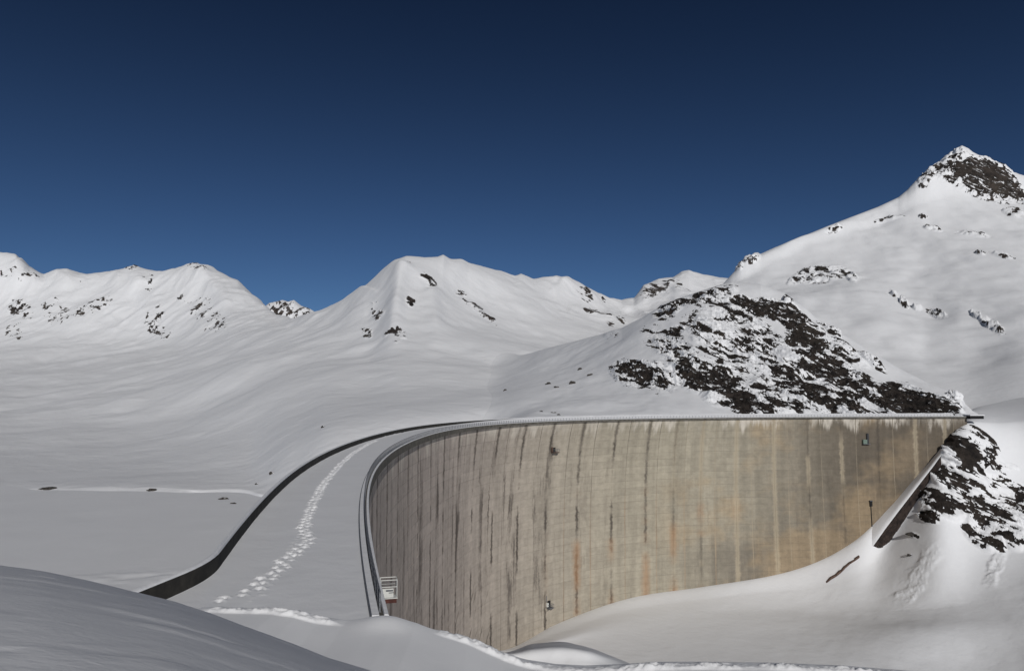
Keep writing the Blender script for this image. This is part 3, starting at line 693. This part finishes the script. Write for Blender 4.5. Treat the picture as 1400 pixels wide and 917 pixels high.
# ------------------------------------------------------------------ the dam
dam = empty('arch_dam', tuple(crest(240.0, 4.0)))
tag(dam, 'tall curved concrete arch dam with a railed crest and a streaky stained face', 'dam')
def to_dam(P): return np.asarray(P) - np.array(dam.location)
JOINTS = [-2, 3] + [20 + 17 * i for i in range(7)] + [137, 150.7, 168, 184.7, 200.5, 216, 233.2, 250.7, 267.4, 284.2, 301.5, 318.5, 332, 345, 361.5, 379.5, 396, 412.7, 431, 449.5, 464, 475]
for b in range(len(JOINTS) - 1):
    s0, s1 = JOINTS[b], JOINTS[b + 1]
    depth = 116.0
    top = 0.62
    ns = 7; rows = [top]
    lift = 3.0
    dd = [top]
    off = [0.0]
    for k in range(1, 39):
        dk = k * lift
        dd += [dk - 0.02, dk + 0.02]; o_ = random.uniform(-0.03, 0.03); off += [off[-1], o_]
    dd.append(depth); off.append(off[-1])
    dd = np.array(dd); off = np.array(off)
    sg = np.r_[s0, np.linspace(s0 + 0.04, s1 - 0.04, ns), s1]
    rec = np.r_[0.10, np.zeros(ns), 0.10]
    SS, DD = np.meshgrid(sg, dd, indexing='ij')
    T = face_t(SS, DD) + off[None] + rec[:, None]
    Pf = crest(SS, T, H_ROAD - DD)
    n, m = SS.shape
    # back face of the block, so that it has its real thickness
    Pb = crest(sg, 8.5 + 0 * sg, H_ROAD - top); Pc = crest(sg, 14.0 + 0 * sg, H_ROAD - depth)
    V = np.concatenate([Pf.reshape(-1, 3), Pb, Pc])
    Q = grid_faces(n, m).tolist(); o0 = n * m; o1 = o0 + n
    for i in range(n - 1):
        a, c = i * m, (i + 1) * m
        Q.append([a, o0 + i, o0 + i + 1, c]); Q.append([o0 + i, o1 + i, o1 + i + 1, o0 + i + 1])
        Q.append([a + m - 1, c + m - 1, o1 + i + 1, o1 + i])
    ju = np.where(np.abs(SS - s0) < np.abs(SS - s1), SS - s0, SS - s1)
    jr = np.where(np.abs(SS - s0) < np.abs(SS - s1), (b * 0.377) % 1, ((b + 1) * 0.377) % 1)
    # linear in the block: left half counts from the left joint, right half from the right one
    uv1 = np.concatenate([np.stack([SS, DD], -1).reshape(-1, 2), np.zeros((2 * n, 2))])
    uv2 = np.concatenate([np.stack([ju, jr], -1).reshape(-1, 2), np.full((2 * n, 2), 5.0)])
    blk = mesh_np('concrete_block', to_dam(V), np.array(Q), M['dam'], dam, smooth=False, uvs={'face': uv1, 'joint': uv2})

def sweep(name, prof, s0, s1, step, mat, parent, to=to_dam, wob=None, toff=None, low=None):
    """sweep a closed (t, z) outline along the crest line"""
    sg = np.arange(s0, s1 + 1e-6, step); prof = np.array(prof, float); m = len(prof)
    P = np.stack([crest(sg, np.full(len(sg), t) + (toff(sg) if toff else 0), np.full(len(sg), H_ROAD + z)) for t, z in prof], 1)
    if low is not None:
        for k_, (t_, z_) in enumerate(prof):
            if z_ < -1: P[:, k_, 2] = H_ROAD + z_ * low(sg)
    if wob is not None: P[..., 2] += wob(sg)[:, None] * (prof[:, 1] == prof[:, 1].max())
    i = np.arange(len(sg) * m).reshape(len(sg), m); j = np.roll(i, -1, axis=1)
    Q = np.stack([i[:-1], j[:-1], j[1:], i[1:]], -1).reshape(-1, 4).tolist()
    o = mesh_np(name, to(P), np.array(Q), mat, parent, smooth=False)
    bm = bmesh.new(); bm.from_mesh(o.data)
    bm.verts.ensure_lookup_table()
    bm.faces.new([bm.verts[k] for k in range(m)]); bm.faces.new([bm.verts[len(sg) * m - 1 - k] for k in range(m)])
    bmesh.ops.recalc_face_normals(bm, faces=bm.faces); bm.to_mesh(o.data); bm.free()
    return o

SE = 476.0
sweep('cornice', [(-0.32, -1.25), (-0.32, 0.04), (0.62, 0.04), (0.62, -0.4), (1.6, -0.4), (1.6, -1.27), (0.5, -1.27), (0.2, -1.25)], -2.5, SE, 1.5, M['fascia'], dam, low=lambda s: 1.18 - 0.62 * sstep(170, 270, s))
sweep('cornice_snow', [(-0.34, 0.045), (-0.30, 0.13), (-0.10, 0.17), (-0.07, 0.045)], 0.2, SE, 1.0, M['cap'], dam, wob=lambda s: 0.05 * (vnoise(s / 2.0, s * 0) - .5))
sweep('curb', [(0.18, 0.05), (0.18, 0.16), (0.56, 0.18), (0.56, 0.05)], 0.1, SE - 2, 1.5, M['cap'], dam)
sweep('curb_edge', [(0.565, -0.2), (0.565, 0.12), (0.66, 0.12), (0.66, -0.2)], 0.1, SE - 2, 1.5, M['steel'], dam)
sweep('crest_slab', [(1.61, -0.42), (1.61, -1.2), (WID + 0.5, -1.2), (WID + 0.5, -0.42)], 0, SE, 2.0, M['fascia'], dam)
def bend(s):
    """the near end of the parapet swings outwards, away from the road"""
    q = np.clip(13.0 - np.asarray(s, float), 0, 40); return np.where(q < 6, 0.036 * q * q, 1.296 + 0.432 * (q - 6))
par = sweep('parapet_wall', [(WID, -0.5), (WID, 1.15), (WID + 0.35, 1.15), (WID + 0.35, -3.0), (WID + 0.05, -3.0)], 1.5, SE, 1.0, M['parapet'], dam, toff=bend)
sweep('snow_cap', [(WID - 0.02, 1.155), (WID + 0.03, 1.26), (WID + 0.18, 1.33), (WID + 0.36, 1.24), (WID + 0.38, 1.155)], 1.5, SE, 1.0, M['cap'], par, wob=lambda s: 0.10 * (vnoise(s / 3.0, s * 0, None, 3) - .5), toff=bend)

# railing: rails in one mesh, every post a piece of its own
RT = 0.10
def rail_mesh():
    sg = np.arange(0.9, 474, 0.8)
    V = []; Q = []; o = 0
    for z, r in ((1.12, 0.035), (0.84, 0.016), (0.58, 0.016), (0.32, 0.016)):
        ring = [(RT - r, z - r), (RT - r, z + r), (RT + r, z + r), (RT + r, z - r)]
        P = np.stack([crest(sg, np.full(len(sg), t), np.full(len(sg), H_ROAD + zz)) for t, zz in ring], 1)
        i = np.arange(len(sg) * 4).reshape(len(sg), 4) + o; j = np.roll(i, -1, axis=1)
        Q.append(np.stack([i[:-1], j[:-1], j[1:], i[1:]], -1).reshape(-1, 4)); V.append(P.reshape(-1, 3)); o += len(sg) * 4
    return mesh_np('railing', to_dam(np.concatenate(V)), np.concatenate(Q), M['steel'], dam, smooth=False)
rail = rail_mesh()
bm = bmesh.new(); add_box(bm, (0, 0, 0.56), (0.045, 0.10, 1.08)); add_box(bm, (0, 0, 0.03), (0.12, 0.16, 0.03))
post0 = bm_obj('post', bm, M['steel'], rail)
for i in range(298):
    s = 1.0 + i * 1.6
    if s > 473: break
    o = post0 if i == 0 else post0.copy()
    if i: COL.objects.link(o); o.parent = rail
    o.location = tuple(to_dam(crest(s, RT, H_ROAD + 0.03))); o.rotation_euler = (0, 0, float(np.interp(s, _s, _p)))

# snow on the crest road with the trail of footprints
def trail(px):
    q = unproject_z(np.array(px)[:, 0], np.array(px)[:, 1], H_ROAD)
    return q
MAIN = [(292, 823), (328, 813.5), (348, 805), (361, 792), (376, 783.5), (398, 758), (408, 750), (421, 742), (415, 725), (416, 713), (423, 701.5), (428, 687), (435, 674), (438.6, 666), (454, 648), (466, 634), (482, 620), (505, 606), (530, 597), (552, 591)]
SIDE = [(341, 822), (356, 811), (371, 792), (380, 768.6), (395, 752), (409, 735), (415, 722)]
sA = np.r_[np.arange(-1.5, 140, 0.11), np.arange(140, SE - 1.9, 2.0)]
tA = np.r_[np.arange(0.67, WID - 0.01, 0.11), WID - 0.01]
RS, RTT = np.meshgrid(sA, tA, indexing='ij')
RTT = RTT + bend(RS) * np.clip(RTT - 3, 0, 99) / (WID - 3)
R = crest(RS, RTT, 0 * RS + H_ROAD)
RZ = 0.06 * (fbm(RS / 3.0, RTT / 3.0, None, 4, 90) - .5) + 0.16 * sstep(1.3, 0, WID - RTT) + 0.05 * sstep(1.0, 0.0, RTT - .67)
RZ = RZ + 0.98 * sstep(200, 265, RS) * sstep(2.6, 0.2, WID - RTT)
def stamp(x, y, r, dep, seed):
    i = np.searchsorted(sA, [seed - 1.6, seed + 1.6]); sl = slice(max(i[0], 0), i[1])
    dx = R[sl, :, 0] - x; dy = R[sl, :, 1] - y
    q = np.sqrt((dx / r) ** 2 + (dy / (r * 1.25)) ** 2)
    RZ[sl] += dep * (-0.9 * sstep(1.0, .4, q)) + dep * 0.9 * np.exp(-((q - 1.35) / .35) ** 2) * sstep(-.4, .8, dy / r)
    lumps = vnoise(R[sl, :, 0] / .16, R[sl, :, 1] / .16, None, 91)
    RZ[sl] += dep * 0.5 * sstep(1.9, .9, q) * sstep(.5, .95, lumps)
def walk(px, step, spread, r, dep, jit=.12):
    q = trail(px); L = np.r_[0, np.cumsum(np.hypot(*np.diff(q, axis=0).T))]
    n = int(L[-1] / step)
    for k in range(n):
        l = (k + random.random() * .4) * step
        x = np.interp(l, L, q[:, 0]); y = np.interp(l, L, q[:, 1])
        x2 = np.interp(l + .3, L, q[:, 0]); y2 = np.interp(l + .3, L, q[:, 1]); hh = math.atan2(y2 - y, x2 - x)
        sgn = 1 if k % 2 else -1
        x += -math.sin(hh) * spread * sgn + random.uniform(-jit, jit); y += math.cos(hh) * spread * sgn + random.uniform(-jit, jit)
        s, t = to_st([x], [y]); stamp(x, y, r * random.uniform(.8, 1.2), dep * random.uniform(.7, 1.2), float(s[0]))
walk(MAIN, 0.74, 0.24, 0.20, 0.12)
walk(MAIN[3:14], 1.6, 0.40, 0.16, 0.08, .25)
walk(SIDE, 0.6, 0.10, 0.11, 0.05)
R[..., 2] += RZ
tag(mesh_np('crest_road', R, grid_faces(*RS.shape), M['snow_road']), kind='structure')

# ------------------------------------------------------------------ things on and beside the dam
# wall that climbs the right abutment, with its ledge of snow against the dam
WT = [(1193, 746), (1210, 722), (1228, 698), (1252, 667), (1276, 636), (1286, 622)]
WB = [(1204, 753), (1218, 735), (1232, 721), (1254, 688), (1277, 647), (1287, 630)]
pts = []
for (x, y), (xb, yb) in zip(WT, WB):
    ytoe = float(np.interp(x, *np.array(TOE).T)) if x > 1180 else 729
    P, s, d = face_at_px(x, min(ytoe, y - 6))
    top = ray(x, y, P[1] - 6.5)
    bot = ray(xb, yb, P[1] - 8.0)
    pts.append((np.array(P), top, bot))
wall = empty('retaining_wall', tuple(pts[2][1])); L0 = np.array(wall.location)
tag(wall, 'dark stone retaining wall climbing the right abutment under a ledge of snow', 'wall')
def strip(name, rows, mat, parent, sub=1):
    rows = np.array(rows) - L0
    return mesh_np(name, rows, grid_faces(*rows.shape[:2]), mat, parent, smooth=False)
# courses of stone blocks, each its own piece
def lerp(a, b, t): return a + (b - a) * t
tops = np.array([p[1] for p in pts]); bots = np.array([p[2] for p in pts])
cum = np.r_[0, np.cumsum(np.linalg.norm(np.diff(tops, axis=0), axis=1))]
nb = 26
inner = np.array([0.35, 1.0, 0.0]); inner /= np.linalg.norm(inner)
for i in range(nb):
    l0, l1 = cum[-1] * (i + .012) / nb, cum[-1] * (i + .988) / nb
    def at(A, l): return np.array([np.interp(l, cum, A[:, c]) for c in range(3)])
    for k in range(3):
        a0, a1 = k / 3 + .006, (k + 1) / 3 - .006
        g = random.uniform(-.12, .12)
        quad = [lerp(at(tops, l0), at(bots, l0) - [0, 0, 1.5], a0), lerp(at(tops, l1), at(bots, l1) - [0, 0, 1.5], a0), lerp(at(tops, l1), at(bots, l1) - [0, 0, 1.5], a1), lerp(at(tops, l0), at(bots, l0) - [0, 0, 1.5], a1)]
        front = [q - inner * g for q in quad]; back = [q + inner * 2.5 for q in quad]
        V = np.array(front + back) - L0
        Q = np.array([[0, 1, 2, 3], [4, 7, 6, 5], [0, 4, 5, 1], [1, 5, 6, 2], [2, 6, 7, 3], [3, 7, 4, 0]])
        mesh_np('stone_block', V, Q, M['stone'], wall, smooth=False)
core = [[t + inner * .35, b + inner * .35 - [0, 0, 2.0]] for t, b in zip(tops, bots)]
strip('wall_core', core, M['dark'], wall)
led = []
for P, t, b in pts:
    led.append([t - inner * .35 + [0, 0, -.25], t - inner * .2 + [0, 0, .35], lerp(t, P, .3) + [0, 0, .7], lerp(t, P, .65) + [0, 0, .6], P + inner * 1.5 + [0, 0, .6]])
n0 = [q + (led[0][k] - led[1][k]) * 0.5 + np.array([0, 0, -1.5]) for k, q in enumerate(led[0])]
lo = strip('snow_ledge', [n0] + led, M['cap'], wall); lo.data.polygons.foreach_set('use_smooth', [True] * len(lo.data.polygons))

# dark recess where the crest meets the bank on the right
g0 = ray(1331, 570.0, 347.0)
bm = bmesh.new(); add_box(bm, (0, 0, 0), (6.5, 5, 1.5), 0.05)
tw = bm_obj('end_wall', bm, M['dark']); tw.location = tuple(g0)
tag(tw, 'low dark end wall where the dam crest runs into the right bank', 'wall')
bm = bmesh.new(); add_box(bm, (0, 0, 0.95), (6.9, 5.4, 0.4), 0.05); bm_obj('snow_cap', bm, M['cap'], tw)

# white inspection stage hung on the railing near the camera
def frame_at(s, t):
    p = crest(s, t); a = float(np.interp(s, _s, _p)); return p, a
p, a = frame_at(9.6, -0.42)
st = empty('inspection_stage', (float(p[0]), float(p[1]), H_ROAD - 1.75), a - math.pi / 2)
tag(st, 'white railed inspection stage with a rusty red bottom hung outside the crest railing', 'platform')
def part(name, mat, boxes=(), bars=(), parent=st):
    bm = bmesh.new()
    for c, s_ in boxes: add_box(bm, c, s_)
    for a_, b_, r_ in bars: add_bar(bm, a_, b_, r_)
    return bm_obj(name, bm, mat, parent)
# local axes: x across (towards the valley), y along the crest
part('floor', M['white'], [((.62, 0, .28), (1.22, .9, .06))])
part('base_box', M['red'], [((.66, 0, .08), (1.02, .7, .34))])
part('bracket', M['steel'], (), [((0, -.3, .6), (0, -.3, -.5), .03), ((0, .3, .6), (0, .3, -.5), .03), ((0, -.3, -.45), (.8, -.3, .2), .03), ((0, .3, -.45), (.8, .3, .2), .03)])
pn = part('front_panel', M['white'], [((.52, -.43, .68), (.84, .03, .66))])
part('panel_slot', M['steel'], [((.66, -.452, .86), (.5, .015, .12)), ((.78, -.452, .70), (.34, .015, .06))], parent=pn)
for x in (.06, 1.18):
    for y in (-.43, .43):
        part('corner_post', M['white'], (), [((x, y, .28), (x, y, 1.62), .03)])
part('guard_rail', M['white'], (), [((.06, -.43, 1.62), (1.18, -.43, 1.62), .035), ((.06, .43, 1.62), (1.18, .43, 1.62), .035), ((1.18, -.43, 1.62), (1.18, .43, 1.62), .035), ((.06, -.43, 1.12), (1.18, -.43, 1.12), .035), ((.06, .43, 1.12), (1.18, .43, 1.12), .03), ((1.18, -.43, 1.12), (1.18, .43, 1.12), .03)])
part('mesh_screen', M['steel'], (), [((x, -.42, 1.12), (x, -.42, 1.62), .012) for x in np.arange(.14, 1.15, .1)])
st.scale = (0.92, 0.92, 0.86)

# steel balconies at the gallery doors on the face
BALC = [((757, 617), 'rust', 'dark rusty balcony at a gallery opening high on the face below the crest', True),
        ((750, 829), 'steel', 'grey steel balcony at a gallery opening low on the face near the snow', False),
        ((1184, 601), 'green', 'small green box beside a dark doorway high on the right end of the face', False),
        ((1190, 688), 'steel', 'small dark outlet with a long pipe below it low on the right face', False)]
for n_, ((px, py), mk, lab, wide) in enumerate(BALC):
    P, s, d = face_at_px(px, py); ang = float(np.interp(s, _s, _p))
    names = ['gallery_balcony', 'gallery_balcony', 'equipment_box', 'drain_outlet']
    o = empty(names[n_], tuple(P), ang - math.pi / 2)      # local x points out of the face, y along the crest
    tag(o, lab, ['balcony', 'balcony', 'box', 'outlet'][n_])
    if n_ < 2:
        w = 3.2 if wide else 2.6
        part('door', M['dark'], [((.02, 0, 1.1), (.7, 1.5, 2.6))], parent=o)
        part('deck', M['rust' if wide else 'steel'], [((.95, 0, -.25), (1.9, w, .25))], parent=o)
        part('bracket', M['steel'], (), [((0, y, -1.6), (1.7, y, -.3), .10) for y in (-w * .4, w * .4)], parent=o)
        for y in (-w / 2 + .08, 0, w / 2 - .08):
            part('post', M['steel'], (), [((1.82, y, -.1), (1.82, y, 1.15), .06)], parent=o)
        part('hand_rail', M['steel'], (), [((1.82, -w / 2, 1.15), (1.82, w / 2, 1.15), .06), ((1.82, -w / 2, .55), (1.82, w / 2, .55), .05), ((.2, -w / 2, 1.15), (1.82, -w / 2, 1.15), .06), ((.2, w / 2, 1.15), (1.82, w / 2, 1.15), .06)], parent=o)
        part('cabinet', M['white' if not wide else 'rust'], [((.5, -w * .42, 1.0), (.7, .8, 1.8 if wide else 1.5))], parent=o)
        part('pipe', M['steel'], (), [((.12, -w * .5, 2.0), (.12, -w * .5, 4.6), .16)], parent=o)
    elif n_ == 2:
        part('doorway', M['dark'], [((.02, .6, .4), (.7, 1.2, 4.6))], parent=o)
        part('ladder', M['steel'], (), [((.5, .3, -2.0), (.5, .3, 2.8), .08), ((.5, .9, -2.0), (.5, .9, 2.8), .08)] + [((.5, .3, z), (.5, .9, z), .05) for z in np.arange(-1.8, 2.7, .5)], parent=o)
        part('cabinet', M['green'], [((.6, -1.1, -1.0), (1.2, 1.9, 1.9))], parent=o)
        part('deck', M['steel'], [((.7, -.4, -2.1), (1.5, 3.6, .2))], parent=o)
    else:
        part('outlet_mouth', M['dark'], [((.1, 0, 0), (1.0, 1.2, 2.4))], parent=o)
        part('hood', M['steel'], [((.45, 0, 1.3), (1.0, 1.5, .25))], parent=o)
        pt = []
        for k in range(4):
            q0, q1 = -1.0 - 2.6 * k, -1.0 - 2.6 * (k + 1)
            t0 = float(face_t(s, d - q0) - face_t(s, d)); t1 = float(face_t(s, d - q1) - face_t(s, d))
            pt.append(((.2 - t0, 0, q0), (.2 - t1, 0, q1), .20))
        part('pipe', M['dark'], (), pt, parent=o)

# ------------------------------------------------------------------ loose rocks that show through the snow
bpy.context.view_layer.update()
DG = bpy.context.evaluated_depsgraph_get()
def ground_hit(px, py):
    q = ray(px, py, 100.0); dv = Vector(q).normalized()
    ok, loc, nrm, idx, ob, _ = S.ray_cast(DG, Vector(q) * 0.004, dv)
    return np.array(loc) if ok else None
def boulder(px, py, wpx, hpx, label, group='rocks poking out of the snow behind the dam', seed=0, name='boulder'):
    loc = ground_hit(px, py)
    if loc is None: return
    D = loc[1]; w, h = wpx * D / F / 2, hpx * D / F / 2
    bm = bmesh.new(); bmesh.ops.create_icosphere(bm, subdivisions=3, radius=1.0)
    co = np.array([v.co[:] for v in bm.verts])
    n = fbm(co[:, 0] * 1.3 + seed * 3.1, co[:, 1] * 1.3, co[:, 2] * 1.3 + seed, 3, seed)
    r = 0.30 + 1.4 * n
    for v, k in zip(bm.verts, r):
        c = v.co * float(k)
        c = Vector((round(c.x * 3.2) / 3.2 * .35 + c.x * .65, c.y, round(c.z * 3.2) / 3.2 * .35 + c.z * .65))
        v.co = Vector((c.x * w, c.y * max(w * .6, h), c.z * h))
    o = bm_obj(name, bm, M['boulder']); o.location = tuple(loc - np.array([0, 0, 0.15 * h]))
    tag(o, label, 'rock', group)
    # the snow that lies on its top
    bm = bmesh.new(); bmesh.ops.create_icosphere(bm, subdivisions=2, radius=1.0)
    for v in bm.verts: v.co = Vector((v.co.x * w * .55 + w * .1, v.co.y * max(w * .5, h) * .9 + .3 * h, v.co.z * h * .30 + h * .55))
    bm_obj('snow_cap', bm, M['cap'], o, True)
bl = [(66, 667.5, 22, 4.5, 'long dark ledge of rock on the far shore at the left'), (207, 669.5, 13, 4, 'thin flat rock on the far shore, midway between the left ledge and the parapet'),
      (306, 682, 14, 5, 'slanting rock on the far shore close to the parapet'), (319, 688, 10, 4, 'flat rock at the waterline, nearest the parapet'),
      (442, 583.5, 6, 5, 'small lone rock on the slope just above the bend of the parapet'), (372, 647, 8, 5, 'small rock on the snow left of the parapet, upper one of two'), (351, 661.5, 5, 4, 'tiny rock on the snow left of the parapet, lower one of two'),
      (749, 525, 9, 5, 'flat dark rock on the hillside, left one of a row'), (761, 529.5, 6, 4, 'small dark rock on the hillside beside the flat one'), (782, 524, 8, 7, 'roundest dark rock on the hillside left of the crags'), (806, 513, 9, 5, 'pale broken rock on the hillside nearest the crags'), (793, 505, 6, 5, 'small rock on the hillside above the row'),
      (691, 533.5, 5, 4, 'tiny lone rock far left on the hillside above the railing'), (756, 564, 7, 4, 'larger of the rocks just above the dam railing'), (763.5, 567, 5, 3, 'right hand rock just above the dam railing'), (740, 562.5, 5, 3, 'left hand rock just above the dam railing')]
for k, (px, py, w_, h_, lab) in enumerate(bl):
    boulder(px, py, w_, h_, lab, seed=k + 1)

# broken wall edge that pokes out of the apron of snow
A, B = (1130, 796), (1175, 761)
ends = [ground_hit(A[0] + (B[0] - A[0]) * k / 7 + random.uniform(-1, 1), A[1] + (B[1] - A[1]) * k / 7 + 3.0 * math.sin(k * .9) * (k / 7) * (1 - k / 7) * 2) for k in range(8)]
bw = empty('buried_wall', tuple(ends[0]))
tag(bw, 'low rusty brown wall edge poking out of the snow apron below the dam', 'wall')
for i in range(7):
    a, b = ends[i] - ends[0], ends[i] + (ends[i + 1] - ends[i]) * .95 - ends[0]
    h0, h1 = random.uniform(.2, 1.0), random.uniform(.2, 1.0)
    bm = bmesh.new()
    vs = [bm.verts.new(tuple(p)) for p in (a + [0, -.3, h0], b + [0, -.3, h1], b + [0, .6, h1 + .1], a + [0, .6, h0 + .1], a + [0, -.3, -2], b + [0, -.3, -2], b + [0, .6, -2], a + [0, .6, -2])]
    for q in ((0, 1, 2, 3), (0, 4, 5, 1), (1, 5, 6, 2), (2, 6, 7, 3), (3, 7, 4, 0), (4, 7, 6, 5)): bm.faces.new([vs[k] for k in q])
    bm_obj('concrete_piece', bm, M['rust'], bw)
for k, (px, py, w_, h_, lab) in enumerate([(1247, 730, 14, 5, 'dark flat rock in the snow just below the crags of the right bank'), (1245, 758, 9, 3, 'small rock beside the slide of snow lumps on the right bank')]):
    boulder(px, py, w_, h_, lab, 'rocks poking out of the right bank', seed=k + 40)
